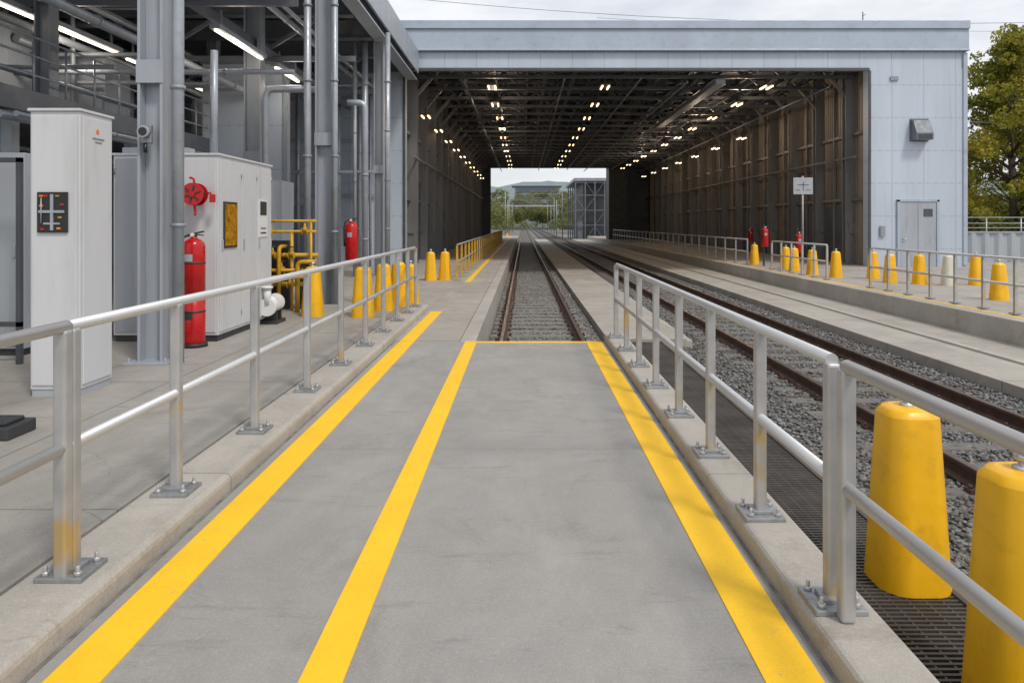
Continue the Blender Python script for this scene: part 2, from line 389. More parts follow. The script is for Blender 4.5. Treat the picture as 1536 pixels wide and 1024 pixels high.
# ---------------------------------------------------------------- tracks
def rail_prof(x,zt):
    return [(x-.07,zt-.16),(x+.07,zt-.16),(x+.07,zt-.145),(x+.012,zt-.125),(x+.012,zt-.045),(x+.036,zt-.035),(x+.036,zt-.006),(x+.028,zt),(x-.028,zt),(x-.036,zt-.006),(x-.036,zt-.035),(x-.012,zt-.045),(x-.012,zt-.125),(x-.07,zt-.145)]
def track(xc,g,y0,half,label,ms,yend=600):
    T=thing('railway_track',(xc,y0,ZR),label,'railway track','railway tracks through the shed')
    for sx in(-1,1):
        MB().extr_y(rail_prof(sx*g/2,0),0,yend-y0,0,1,(7,)).obj('rail',[m_rail,m_railtop],T)
    b=MB(); h=half
    vs=[(-h,-.13,-.3),(h,-.13,-.3),(h,.13,-.3),(-h,.13,-.3),(-h,-.11,-.158),(h,-.11,-.158),(h,.11,-.158),(-h,.11,-.158)]
    b.add(vs,[(3,2,1,0),(4,5,6,7),(0,1,5,4),(1,2,6,5),(2,3,7,6),(3,0,4,7)])
    for sx in(-1,1):
        for q in(-1,1):
            b.box(sx*g/2+q*.105-.03,sx*g/2+q*.105+.03,-.05,.05,-.158,-.125,1); b.cyl((sx*g/2+q*.11,0,-.13),(sx*g/2+q*.11,0,-.095),.016,8,1)
    s0=b.obj('sleeper',[ms,m_rail],T,loc=(0,.5,0))
    for i in range(1,100):
        c=s0.copy(); COL.objects.link(c); c.parent=T; c.location=(random.uniform(-.02,.02),.5+i*.62,0)
    b=MB(); y=.5+100*.62
    while y<200: b.box(-h,h,y-.1,y+.1,-.3,-.16); y+=.62
    b.obj('far_sleepers',ms,T,kind='stuff')
track(.33,1.42,10.0,.95,'rusty railway track in a shallow concrete trench ahead of the walkway',m_sleep)
track(4.49,1.5,-2.0,1.2,'rusty railway track on grey ballast beside the walkway',m_sleepd)

# ---------------------------------------------------------------- railings
def railing(x,ys,zb,H,label,yn=None,yf=None,plate=.2,detail=True,mpost=None,col=None,bend_far=True,skip=()):
    T=thing('safety_railing',(x,ys[0],zb),label,'railing','metal safety railings')
    y0=ys[0]; mp=mpost or m_post; mr=col or m_alu
    a=(yn if yn is not None else ys[0])-y0; e=(yf if yf is not None else ys[-1])-y0
    if a>e: a,e=e,a
    n=20 if detail else 8
    def rail(z,last,name):
        if name=='top_rail' and bend_far:
            pts=[(0,a,z),(0,e-.12,z)]+[(0,e-.12+.12*math.sin(math.radians(t)),z-.12+.12*math.cos(math.radians(t))) for t in(20,40,60,80,90)]+[(0,e,z-.3)]
        else: pts=[(0,a,z),(0,e,z)]
        MB().tube(pts,.026,n).obj(name,mr,T)
    rail(H,True,'top_rail'); rail(H*.52,True,'middle_rail')
    pb=MB(); w=.029
    if detail: pb.box(-w,w,-w,w,.0,H-.01)
    else: pb.box(-.028,.028,-.028,.028,0,H-.02)
    pm=None; qm=None
    for i,y in enumerate(ys):
        if pm is None:
            p=pb.obj('post',mp,T,loc=(0,0,0),bevel=.014 if detail else 0,segs=3); pm=p
            bb=MB(); s=plate/2
            bb.box(-s,s,-s,s,.0,.02)
            if detail:
                bb.box(-.05,.05,-.05,.05,.02,.038)
                for ii in(-1,1):
                    for j in(-1,1):
                        bb.cyl((ii*s*.68,j*s*.68,.02),(ii*s*.68,j*s*.68,.036),.017,6,1); bb.cyl((ii*s*.68,j*s*.68,.03),(ii*s*.68,j*s*.68,.06),.009,8,1)
            if 0 in skip: qm=bb
            else: qm=bb.obj('base_plate',[m_galv,m_bolt],p,bevel=.003 if detail else 0)
        else:
            p=pm.copy(); COL.objects.link(p); p.parent=T; p.location=(0,y-y0,0)
            if isinstance(qm,MB): qm=qm.obj('base_plate',[m_galv,m_bolt],p,bevel=.003)
            else:
                q=qm.copy(); COL.objects.link(q); q.parent=p
    return T
yl=[3.15,4.10,5.30,6.58,7.80,9.0,10.15,11.3,12.3,13.2]
railing(-1.94,yl,.103,1.06,'satin aluminium safety railing on the concrete kerb beside cabinets',yn=3.12)
railing(-1.94,[3.09,1.8,.6],.103,1.06,'satin aluminium railing section joined to the next railing post',yn=3.1195,yf=-1.5,bend_far=False,skip=(0,))
yr=[2.90,3.78,4.78,5.75,6.75,7.73,8.68,9.65]
railing(1.22,yr,.1,.96,'satin aluminium safety railing on kerb beside track grating')
railing(1.22,[2.77,1.7,.6],.1,.96,'satin aluminium railing section next to tapered yellow bollards',yn=2.77,yf=-1.5,bend_far=False,skip=(0,))
railing(8.86,[13.2+i*.92 for i in range(7)],-.03,1.0,'grey safety railing on the platform edge before shed',detail=False,plate=.16,yn=12)
railing(8.86,[21.4+i*.95 for i in range(6)],-.03,1.0,'grey safety railing by the shed entrance bollards',detail=False,plate=.16)
railing(8.86,[29+i*1.6 for i in range(28)],-.03,1.0,'long grey safety railing along the platform inside shed',detail=False,plate=.16,mpost=m_galv)
railing(-1.85,[20.5+i*1.5 for i in range(30)],0,1.0,'long grey and yellow railing beside track inside shed',detail=False,plate=.16,mpost=m_yel,col=m_galv)

# ---------------------------------------------------------------- bollards
def bollard(mat,label,loc,h=1.03,wb=.21,wt=.155):
    T=thing('bollard',loc,label,'bollard','tapered bollards')
    b=MB(); q=6
    rings=[(0,wb),(.004,wb),(h-.05,wt),(h-.044,wt-.001),(h-.014,wt-.026),(h-.008,wt-.031),(h,wt-.06)]
    N=0; vs=[]
    for z,w in rings:
        # chamfered square whose chamfer corners are softly rounded
        c=w*.44; base=[(-w+c,-w),(w-c,-w),(w,-w+c),(w,w-c),(w-c,w),(-w+c,w),(-w,w-c),(-w,-w+c)]
        ring=[]; rr=w*.26
        for k in range(8):
            P0=Vector(base[k-1]);P1=Vector(base[k]);P2=Vector(base[(k+1)%8])
            A=P1+(P0-P1).normalized()*rr; B=P1+(P2-P1).normalized()*rr
            for j in range(q): 
                t=j/(q-1); ring.append(A*(1-t)**2+P1*2*t*(1-t)+B*t*t)
        N=len(ring); vs+=[(p.x,p.y,z) for p in ring]
    fs=[]
    for i in range(len(rings)-1):
        for k in range(N): fs.append((i*N+k,i*N+(k+1)%N,(i+1)*N+(k+1)%N,(i+1)*N+k))
    b.add(vs,fs,0,True); b.add(vs[-N:],[tuple(range(N))],0,False)
    b.obj('bollard_body',mat,T)
    MB().lathe([(h-.005,.042),(h+.012,.042),(h+.014,.02),(h+.034,.02),(h+.040,.034),(h+.055,.038),(h+.072,.028),(h+.08,.004)],n=16).obj('lifting_knob',m_bolt,T)
    return T
Bk=bollard(m_yboll,'tapered yellow plastic bollard standing on the steel grating',(2.26,4.32,ZG))
copy_thing(Bk,(2.18,3.2,ZG),.06)
Lk=bollard(m_yboll,'tapered yellow bollard beside the aluminium railing',(-3.42,11.9,.1),h=.80,wb=.175,wt=.115)
for x,y in[(-2.58,11.8),(-2.42,12.7),(-2.26,13.3)]: copy_thing(Lk,(x,y,.1),random.uniform(-.2,.2))
for x,y in[(-2.2,14.3),(-2.6,20.6),(-2.22,20.8)]: copy_thing(Lk,(x,y,0),random.uniform(-.3,.3),label='small tapered yellow bollard on the inner concrete floor')
for x,y in[(9.35,25.3),(9.45,26.4),(9.3,23.6),(9.55,22.4),(9.3,29.5),(10.45,21.9),(10.2,20.4),(10.8,20.0),(12.1,19.6),(10.25,15.8)]:
    copy_thing(Lk,(x,y,-.05),random.uniform(-.3,.3),label='tapered yellow bollard on the platform by the shed')
bollard(m_yboll2,'tapered white bollard on the platform among yellow ones',(11.3,19.5,-.05),h=.80,wb=.175,wt=.115)

# ---------------------------------------------------------------- train shed
YF=28.0; YE=78.0; XL=-4.53; XR=13.2; XO=16.9
SH=thing('train_shed',(0,YF,0),'long open-ended railway shed with pale blue metal facade','train shed')
def P(b,name,mats,bevel=0,**k): return b.obj(name,mats,SH,loc=(0,0,0),bevel=bevel,**k)
D=YE-YF
P(MB().box(XR,XO,0,.5,-.1,7.5),'facade_pillar',m_fac)
P(MB().box(-5.2,XL,0,.5,-.1,7.5),'facade_pillar',m_fac)
P(MB().box(-5.2,XO,.02,.5,7.5,8.15),'lintel',m_fac)
b=MB(); b.box(-5.25,XO+.06,-.12,.5,8.15,8.98); b.box(-5.25,XO+.06,-.2,.6,8.98,9.3,0); b.box(-5.25,XO+.06,-.16,0,8.15,8.22)
P(b,'cornice',m_fac2,bevel=.02)
P(MB().box(XL+.0,XR-.0,-.06,.0,7.42,7.52).box(XL-.05,XL+.03,-.06,0,0,7.42).box(XR-.03,XR+.05,-.06,0,0,7.42),'portal_trim',m_can)
b=MB(); b.box(XO-.12,XO+.04,-.05,0,0,8.1); P(b,'corner_downpipe',m_fac2,bevel=.01)
P(MB().box(XR+.35,XO,.5,D,-.1,9.0),'side_wall',m_fac)
P(MB().box(-5.2,XL-.35,.5,D,-.1,9.0),'side_wall',m_fac)
P(MB().box(XR+.1,XR+.347,.5,D,-.1,8.1),'inner_wall_lining',m_brown)
P(MB().box(XL-.347,XL-.1,.5,D,-.1,8.1),'inner_wall_lining',m_brown)
P(MB().box(-5.2,XO,.5,D,8.3,8.6),'roof_deck',m_ceil)
P(MB().box(10.7,XR+.3,D-.4,D,-.1,8.3),'end_wall',m_can); P(MB().box(XL-.3,-3.45,D-.4,D,-.1,8.3),'end_wall',m_can)
P(MB().box(8.8,10.697,D-2.6,D,-.1,8.1),'end_pier',m_dark)
P(MB().box(-3.45,10.69,D-.4,D,7.45,8.3),'end_lintel',m_can)
for side,x in((-1,XL-.0),(1,XR+.0)):
    first=None
    y=1.6
    while y<D-1:
        if first is None:
            b=MB(); b.ibeam_z(-side*.06,0,-.05,8.2,.42,.34,.04); b.box(-.28,.28,-.24,.24,-.05,.03); b.box(-.14,.14,-.24,-.18,1.2,1.6)
            b.beam((0,0,6.5),(-side*1.2,0,7.9),.12,.12)
            first=b.obj('inner_column',m_colin,SH,loc=(x,y,0))
        else:
            c=first.copy(); COL.objects.link(c); c.parent=SH; c.location=(x,y,0)
        y+=3.0
    b=MB()
    for z in(2.5,5.1): b.box(x-.02 if side>0 else x-.09,x+.09 if side>0 else x+.02,.5,D-.4,z,z+.12)
    b.obj('wall_girts',m_colin,SH)
    b=MB(); b.cyl((x-side*.26,.6,4.2),(x-side*.26,D-.5,4.2),.05,8); b.obj('wall_pipe',m_colin,SH)
    yy=2.2
    while yy<D-3:
        if random.random()<.75:
            zt=random.choice((2.2,2.3,3.4)); w=random.uniform(1.1,2.2)
            if side>0: MB().box(x+.02,x+.085,yy,yy+w,.1,zt).obj('mesh_panel',m_can,SH)
            else: MB().box(x-.085,x-.02,yy,yy+w,.1,zt).obj('mesh_panel',m_can,SH)
        yy+=3.0
    b=MB(); yy=1.0
    while yy<D-2:
        b.box(x+side*.02-.05,x+side*.02+.05,yy+2.1,yy+2.18,-.05,8.1)
        yy+=3.0
    b.obj('wall_studs',m_colin,SH,kind='stuff')
tf=None; y=1.2
while y<D-1:
    if tf is None:
        b=MB(); b.beam((XL,0,7.42),(XR,0,7.42),.2,.12); b.beam((XL,0,8.15),(XR,0,8.15),.2,.12)
        n=12; st=(XR-XL)/n
        for i in range(n):
            x0=XL+i*st; b.beam((x0,0,7.46),(x0+st/2,0,8.1),.07,.07); b.beam((x0+st/2,0,8.1),(x0+st,0,7.46),.07,.07)
        tf=b.obj('roof_truss',m_truss,SH,loc=(0,y,0))
    else:
        c=tf.copy(); COL.objects.link(c); c.parent=SH; c.location=(0,y,0)
    y+=2.45
b=MB()
for x in(-2.6,.9,2.1,5.6,7.2,11.4): b.box(x-.06,x+.06,.5,D-.4,7.55,7.78)
for x in np.linspace(-4,12.7,13): b.box(x-.04,x+.04,.5,D-.4,8.0,8.29)
b.obj('roof_purlins',m_truss,SH)
b=MB(); b.box(7.55,7.95,.8,14,7.05,7.28); b.obj('air_duct',m_steel,SH,bevel=.03)
b=MB()
for x,z in((1.6,7.2),(4.6,7.25),(9.0,7.15),(-2.3,7.1),(11.9,6.9),(6.4,7.1)): b.cyl((x,.6,z),(x,D-.6,z),.04,8)
b.obj('ceiling_conduits',m_beam,SH)
b=MB(); dx0=14.35; dx1=15.75
b.box(dx0,dx1,-.05,0,-.05,2.42); 
dr=b.obj('door',m_steel2,SH,bevel=.01)
b=MB(); b.box(dx0-.1,dx0,-.08,0,-.05,2.5); b.box(dx1,dx1+.1,-.08,0,-.05,2.5); b.box(dx0-.1,dx1+.1,-.08,0,2.42,2.52); b.obj('door_frame',m_fac2,dr,bevel=.006)
b=MB(); b.cyl((dx0+.12,-.12,1.0),(dx0+.26,-.12,1.0),.015,8); b.cyl((dx0+.12,-.12,1.0),(dx0+.12,-.05,1.0),.015,8); b.obj('door_handle',m_bolt,dr)
b=MB(); b.box(dx0+.685,dx0+.715,-.056,-.05,0,2.4); b.obj('door_seam',m_steel,dr)
MB().box(dx1-.5,dx1-.15,-.058,-.05,1.85,2.15).obj('door_sign',m_can,dr)
x0,x1=14.78,15.42
b=MB()
b.add([(x0,0,4.75),(x1,0,4.75),(x1,-.45,4.75),(x0,-.45,4.75),(x0,0,5.55),(x1,0,5.55),(x1,-.2,5.5),(x0,-.2,5.5),(x0,-.45,5.0),(x1,-.45,5.0)],
  [(4,5,6,7),(7,6,9,8),(8,9,2,3),(0,4,7,8,3),(1,2,9,6,5),(0,3,2,1)])
b.box(x0-.04,x1+.04,-.02,0,4.71,5.59)
vh=b.obj('vent_hood',m_beam,SH,bevel=.008)
b=MB()
for i in range(5): b.box(x0+.05,x1-.05,-.462,-.45,4.78+i*.04,4.795+i*.04)
b.obj('vent_louvre',m_dark,vh)
b=MB(); b.box(14.0,14.3,-.06,0,7.05,7.2); b.box(13.6,13.78,-.08,0,1.1,1.5); b.obj('wall_box',m_steel,SH)
# lamps
LM=thing('ceiling_lamp',(-1.25,29.3,7.0),'lit warm twin-tube lamp hanging under dark shed ceiling','ceiling lamp','shed ceiling lamps')
MB().box(-.2,.2,-.42,.42,.04,.1).box(-.03,.03,-.03,.03,.1,.4).obj('lamp_housing',m_dark,LM)
for sx in(-1,1): MB().box(sx*.13-.024,sx*.13+.024,-.38,.38,-.01,.038).obj('lamp_tube',m_warm,LM)
for x,z in((-1.25,7.0),(3.3,7.0),(9.75,7.0)):
    yy=29.3
    while yy<76:
        if not(x==-1.25 and yy==29.3): copy_thing(LM,(x+random.uniform(-.05,.05),yy,z))
        yy+=4.3
yy=30.5
while yy<76: copy_thing(LM,(-4.05,yy,6.0)); yy+=4.6
yy=40.0
while yy<73: copy_thing(LM,(11.9,yy,6.2)); yy+=5.4
# light given off by the lit ceiling lamps
def glow(loc,p,col=(1,.76,.54),r=.2):
    l=bpy.data.lights.new('lamp_light','POINT'); l.energy=p; l.color=col; l.shadow_soft_size=r
    o=bpy.data.objects.new('lamp_light',l); COL.objects.link(o); o.location=loc
for y in(33,41,50,60): glow((9.75,y,6.6),150)
for y in(33,44,56): glow((-1.25,y,6.6),90)

AN=thing('annex_wall',(-5.2,YF,0),'pale blue panelled wall behind pipes and cabinets','wall')
MB().box(-16,-.003,.15,.5,-.1,9).obj('wall_panel',m_fac,AN)
b=MB()
for z in(2.6,4.7,6.3): b.box(-16,0,.05,.15,z,z+.14)
for x in(-2.4,-5.0,-7.6,-10.2): b.box(x-.1,x+.1,.02,.15,0,8)
b.obj('wall_girt',m_steel2,AN)
b=MB(); b.box(-3.9,-2.9,.0,.15,0,2.3); b.obj('door',m_steel,AN,bevel=.01)
BW=thing('side_wall',(-17.5,3,0),'grey panelled wall at the back of the canopy','wall')
MB().box(-.3,0,0,25,.0,9).obj('wall_panel',m_steel,BW)
PW=thing('partition_wall',(-9.1,20.8,0),'pale grey panelled partition wall beneath the canopy','wall')
MB().box(0,2.35,0,.2,0,6.2).obj('wall_panel',m_fac,PW)
b=MB(); b.box(-.05,2.4,-.04,0,6.1,6.3); b.box(-.05,2.4,-.04,0,2.6,2.7); b.box(2.3,2.42,-.05,.2,0,6.1); b.obj('wall_trim',m_steel,PW)

# ---------------------------------------------------------------- canopy
CA=thing('steel_canopy',(-4.1,3,.1),'grey steel canopy over the equipment area','canopy')
def C(b,name,m,**k): 
    for i,v in enumerate(b.v): b.v[i]=(v[0]+4.1,v[1]-3,v[2]-.1)
    return b.obj(name,m,CA,**k)
def hcol(x,y,w,d,top,zb):
    b=MB(); t=.03
    b.box(x-w/2,x-w/2+t,y-d/2,y+d/2,zb,top); b.box(x+w/2-t,x+w/2,y-d/2,y+d/2,zb,top); b.box(x-w/2+t,x+w/2-t,y-.03,y+.0,zb,top)
    b.box(x-w/2-.1,x+w/2+.1,y-d/2-.1,y+d/2+.1,zb,zb+.025)
    b.box(x-w/2-.01,x+w/2+.01,y-d/2-.012,y-d/2-.002,3.1,3.35)
    for i in(-1,1):
        for j in(-1,1): b.cyl((x+i*(w/2+.06),y+j*(d/2+.06),zb),(x+i*(w/2+.06),y+j*(d/2+.06),zb+.07),.015,6)
    return C(b,'canopy_column',m_steel2 if x>-5 else m_steel,bevel=.004)
hcol(-4.0,8.0,.27,.3,7.3,.1); hcol(-3.85,14.3,.34,.32,7.3,0); hcol(-4.35,22.2,.3,.3,7.3,0)
hcol(-6.6,18,.4,.35,7.3,0); hcol(-9.3,14.3,.3,.3,7.3,0); hcol(-9.3,22,.3,.3,7.3,0); hcol(-13,22,.3,.3,7.3,0); hcol(-6.6,25,.3,.3,7.3,0)
b=MB(); b.box(-4.45,-4.05,3,27.9,7.05,7.1); b.box(-4.27,-4.23,3,27.9,7.1,7.7); b.box(-4.45,-4.05,3,27.9,7.7,7.75); b.box(-4.04,-3.98,3,27.9,7.3,8.15); C(b,'eave_beam',m_steel2)
C(MB().box(-17.5,-4.1,3,27.9,7.9,8.0),'canopy_roof',m_roofl)
b=MB()
for y in(8,11.2,14.3,16.8,19.2,21.6,24,26.4):
    b.box(-17.3,-4.46,y-.12,y+.12,7.0,7.04); b.box(-17.3,-4.46,y-.02,y+.02,7.04,7.5); b.box(-17.3,-4.46,y-.12,y+.12,7.5,7.54)
C(b,'roof_beams',m_beam)
b=MB()
for x in np.arange(-17,-4.6,.95): b.box(x-.05,x+.05,3,27.9,7.56,7.8)
C(b,'roof_purlins',m_can)
b=MB()
for y in(14.3,19.2,24):
    for x in(-6.6,-9.3,-13): b.beam((x,y,6.2),(x+1.3,y,7.0),.09,.09); b.beam((x,y,6.2),(x-1.3,y,7.0),.09,.09)
    b.beam((-17,y,5.9),(-4.4,y,5.9),.1,.14)
for x in(-6.6,-9.3,-13): b.beam((x,9,6.0),(x,27.8,6.0),.12,.2)
C(b,'roof_bracing',m_beam)
def strip(x,y0,y1,z):
    T=thing('strip_lamp',(x,y0,z),'lit white fluorescent strip lamp under the canopy beams','strip lamp','canopy strip lamps')
    L=y1-y0
    MB().box(-.11,.11,0,L,.04,.14).box(-.02,.02,.3,.34,.14,.5).box(-.02,.02,L-.34,L-.3,.14,.5).obj('lamp_housing',m_steel,T)
    MB().box(-.03,.03,.05,L-.05,-.005,.038).obj('lamp_tube',m_cool,T)
strip(-6.4,15.2,18.0,5.6); strip(-6.4,18.9,20.9,5.6); strip(-9.6,13.3,17.4,5.6); strip(-9.7,17.9,20.3,5.6); strip(-9.7,21,24,5.6); strip(-12.6,18,22,5.4)
glow((-6.4,16.6,5.3),35,(1,.88,.74)); glow((-9.6,15.4,5.3),45,(1,.88,.74)); glow((-12.6,20,5.1),45,(1,.88,.74)); glow((-6.2,20,5.3),30,(1,.88,.74))

# mezzanine with pipes
MZ=thing('mezzanine_walkway',(-16,11.5,0),'raised steel walkway with handrails and pipe runs','walkway')
def Z(b,name,m,**k):
    for i,v in enumerate(b.v): b.v[i]=(v[0]+16,v[1]-11.5,v[2])
    return b.obj(name,m,MZ,**k)
Z(MB().box(-17,-9.0,11.5,27.5,3.75,3.85).box(-9.0,-8.9,11.5,27.5,3.6,4.0).box(-17,-8.9,11.4,11.5,3.55,4.0),'mezzanine_deck',m_beam)
b=MB()
y=11.5
while y<27.5: b.cyl((-8.95,y,3.9),(-8.95,y,5.0),.022,6); y+=.95
for z in(4.3,4.65,5.0): b.cyl((-8.95,11.5,z),(-8.95,27.5,z),.022,6)
x=-16.5
while x<-9: b.cyl((x,11.45,3.9),(x,11.45,5.0),.022,6); x+=.95
for z in(4.3,4.65,5.0): b.cyl((-17,11.45,z),(-8.95,11.45,z),.022,6)
for yy in(13,17,21,25): b.box(-9.2,-9.0,yy-.1,yy+.1,0,3.6)
Z(b,'mezzanine_handrail',m_pipe)
b=MB(); random.seed(3)
for i in range(18):
    x=-16+random.random()*7.2; z=random.choice((4.5,5.1,5.6,6.3,6.6,3.2,3.3)); b.cyl((x,12+random.random()*4,z),(x,27.4,z),random.choice((.04,.06,.09)),8)
for i in range(14):
    yy=13+random.random()*13; z=random.choice((4.8,5.4,6.1,6.6,3.3)); x0=-16+random.random()*3; b.cyl((x0,yy,z),(x0+3+random.random()*5,yy,z),random.choice((.03,.05,.07)),8)
for i in range(22):
    x=-16+random.random()*7; yy=13+random.random()*13; b.cyl((x,yy,3.85),(x,yy,6.8),random.choice((.03,.05,.09)),8)
Z(b,'mezzanine_pipes',m_steel)
for x,y in((-11,17),(-12.5,20),(-10.4,23),(-14,18),(-12.4,15.5)):
    b=MB(); hh=1.5+random.random()*.6; b.box(0,1.3,0,1.1,0,hh); b.box(-.02,1.32,-.02,1.12,hh,hh+.04); b.box(.06,.6,-.02,0,.1,hh-.1); b.box(.68,1.24,-.02,0,.1,hh-.1)
    b.obj('equipment_cabinet',m_steel2,loc=(x,y,3.852),bevel=.02,label='grey equipment cabinet standing on the raised steel walkway',category='cabinet')

def pipes(name,lst,label,mat,flange=True,loc=(0,0,0)):
    T=thing(name,loc,label,'pipe','pipework around the canopy columns')
    b=MB()
    for pts,r in lst: b.tube([(p[0]-loc[0],p[1]-loc[1],p[2]-loc[2]) for p in pts],r,12)
    b.obj('pipe_run',mat,T)
    if flange:
        b=MB()
        for pts,r in lst:
            for i in range(len(pts)-1):
                p,q=Vector(pts[i]),Vector(pts[i+1]); L=(q-p).length
                if L<1: continue
                k=max(1,int(L/1.6))
                for j in range(1,k+1):
                    c=p+(q-p)*(j/(k+1)); d=(q-p).normalized()*.02
                    c-=Vector(loc); b.cyl(c-d,c+d,r*1.25,12)
        b.obj('pipe_clamps',m_steel,T)
    return T
pipes('conduit_pipe',[([(-3.72,7.9,.1),(-3.72,7.9,7.5)],.062)],'grey vertical pipe clamped beside the canopy column',m_pipe,loc=(-3.72,7.9,.1))
def bend(a,c,b,r=.2,n=5):
    a,c,b=Vector(a),Vector(c),Vector(b); p=c+(a-c).normalized()*r; q=c+(b-c).normalized()*r
    return [a]+[(p*(1-t)**2+c*2*t*(1-t)+q*t*t) for t in[i/n for i in range(n+1)]]+[b]
pipes('conduit_pipe',[([(-4.12,14.0,0),(-4.12,14.0,7.2)],.07),([(-3.6,14.0,0),(-3.6,14.0,7.2)],.06)],'pair of grey vertical pipes beside the canopy column',m_pipe,loc=(-4.12,14,0))
pipes('conduit_pipe',[(bend((-3.5,14.6,4.0),(-3.15,14.6,4.0),(-3.15,14.6,.0),.15),.06)],'grey bent pipe dropping from the column to the floor',m_pipe,loc=(-3.15,14.6,0))
pipes('conduit_pipe',[(bend((-4.2,14.8,4.3),(-5.2,14.8,4.3),(-5.2,14.8,0)),.065)],'grey bent pipe crossing behind the control cabinets',m_pipe,loc=(-5.2,14.8,0))
pipes('conduit_pipe',[([(-4.0,21.6,0),(-4.0,21.6,7.2)],.08),([(-4.75,22,0),(-4.75,22,7.2)],.09),([(-5.05,22,0),(-5.05,22,7.2)],.06)],'grey vertical pipes beside the shed facade',m_pipe,loc=(-4,21.6,0))
pipes('conduit_pipe',[([(-8.6,12,3.4),(-8.6,20.7,3.4)],.08),([(-8.3,12,3.4),(-8.3,20.7,3.4)],.05),([(-7.6,10,5.2),(-7.6,20.7,5.2)],.09),([(-5.6,10,6.4),(-5.6,27.6,6.4)],.07),([(-5.3,10,6.4),(-5.3,27.6,6.4)],.05),([(-11,9,6.3),(-11,27.6,6.3)],.1),([(-17,16,4.9),(-5,16,4.9)],.06)],'long grey overhead pipes hung below the canopy',m_pipe,loc=(-8,12,3.4))
random.seed(11)
pipes('conduit_pipe',[([(x,27.3,0),(x,27.3,7)],random.choice((.05,.08,.11))) for x in(-6.1,-6.9,-8.4,-9.8,-11.1,-12.2,-5.7)]+[([(-14,27.1,z),(-5.4,27.1,z)],.06) for z in(3.5,6.7)],'grey wall pipes in front of the pale panelled wall',m_pipe,loc=(-9,27.3,0))
T=thing('junction_box',(-4.02,7.80,2.55),'small grey round meter fixed to the canopy column','junction box')
MB().box(-.06,.06,0,.05,-.1,.1).obj('box_body',m_galv,T,bevel=.01)
b=MB(); b.cyl((0,0,.02),(0,-.06,.02),.062,18); b.obj('dial_case',m_pipe,T); b=MB(); b.cyl((0,-.06,.02),(0,-.064,.02),.045,18); b.cyl((0,0,-.1),(0,.0,-.2),.02,10); b.obj('dial_face',m_glass,T)

# ---------------------------------------------------------------- cabinets
def doorpart(T,x0,x1,y,z0,z1,mat,axis='y',handle=True):
    b=MB(); 
    if axis=='y': b.box(x0,x1,y-.014,y+.0,z0,z1)
    else: b.box(y,y+.014,x0,x1,z0,z1)
    d=b.obj('cabinet_door',mat,T,bevel=.004)
    if handle:
        b=MB(); zm=(z0+z1)/2
        if axis=='y': b.box(x1-.065,x1-.045,y-.035,y-.014,zm-.07,zm+.07)
        else: b.box(y+.014,y+.035,x0+.045,x0+.065,zm-.07,zm+.07)
        b.obj('door_handle',m_cab2,d,bevel=.004)
        b=MB()
        for zz in(z0+.15,z1-.2):
            if axis=='y': b.cyl((x0-.004,y-.016,zz),(x0-.004,y-.016,zz+.08),.01,8)
            else: b.cyl((y+.016,x1+.004,zz),(y+.016,x1+.004,zz+.08),.01,8)
        b.obj('door_hinge',m_galv,d)
    return d
T=thing('control_cabinet',(-4.27,6.35,.1),'tall narrow white control cabinet with dark control panel','cabinet')
b=MB(); b.box(0,.43,0,.5,.06,2.47); b.obj('cabinet_body',m_cab,T,bevel=.008)
MB().box(.01,.42,.01,.49,0,.06).obj('plinth',m_cab2,T)
MB().box(-.015,.445,-.02,.515,2.47,2.495).obj('cabinet_lid',m_cab,T,bevel=.006)
doorpart(T,.02,.41,0,.1,2.43,m_cab,handle=False); doorpart(T,.03,.47,.43,.1,2.43,m_cab,axis='x',handle=False)
b=MB(); b.box(.08,.34,-.035,-.014,1.42,1.77,0)
pn=b.obj('control_panel',m_black,T,bevel=.004)
b=MB(); b.box(.2,.225,-.045,-.035,1.44,1.75); b.box(.1,.32,-.046,-.036,1.59,1.612); b.box(.14,.28,-.043,-.035,1.49,1.505); b.cyl((.12,-.04,1.5),(.12,-.04,1.72),.006,6); b.obj('panel_bracket',m_pipe,pn)
for i,(x,z,m) in enumerate([(.12,1.735,m_orange),(.16,1.735,m_red),(.26,1.735,m_amber),(.12,1.65,m_orange),(.28,1.55,m_amber),(.13,1.45,m_red),(.27,1.455,m_orange),(.30,1.66,m_red)]):
    b=MB(); b.box(x-.016,x+.016,-.043,-.035,z-.007,z+.009); b.obj('indicator',m,pn)
b=MB(); b.cyl((.446,.24,2.32),(.449,.24,2.32),.022,14,0); b.box(.446,.449,.16,.34,2.25,2.262,1); b.box(.446,.449,.2,.3,2.22,2.23,1)
b.obj('maker_label',[m_orange,m_galv],T)
T=thing('control_cabinet',(-5.2,9.3,.1),'wide white equipment cabinet bank with amber window','cabinet')
b=MB(); b.box(0,1.33,0,1.95,.08,2.36); b.obj('cabinet_body',m_cab,T,bevel=.008)
MB().box(.02,1.31,.02,1.93,0,.08).obj('plinth',m_dark,T)
MB().box(-.02,1.35,-.02,1.97,2.36,2.39).obj('cabinet_lid',m_cab,T,bevel=.006)
doorpart(T,.03,.64,0,.12,2.32,m_cab2); doorpart(T,.68,1.30,0,.12,2.32,m_cab,handle=False)
doorpart(T,.03,.72,1.33,.12,2.32,m_cab,'x'); doorpart(T,.75,1.3,1.33,.12,2.32,m_cab,'x'); doorpart(T,1.33,1.92,1.33,.12,2.32,m_cab,'x')
b=MB(); b.box(1.344,1.36,.12,.55,1.18,1.78,1); b.box(1.36,1.366,.15,.52,1.21,1.75,0); b.obj('amber_window',[m_amber,m_dark],T)
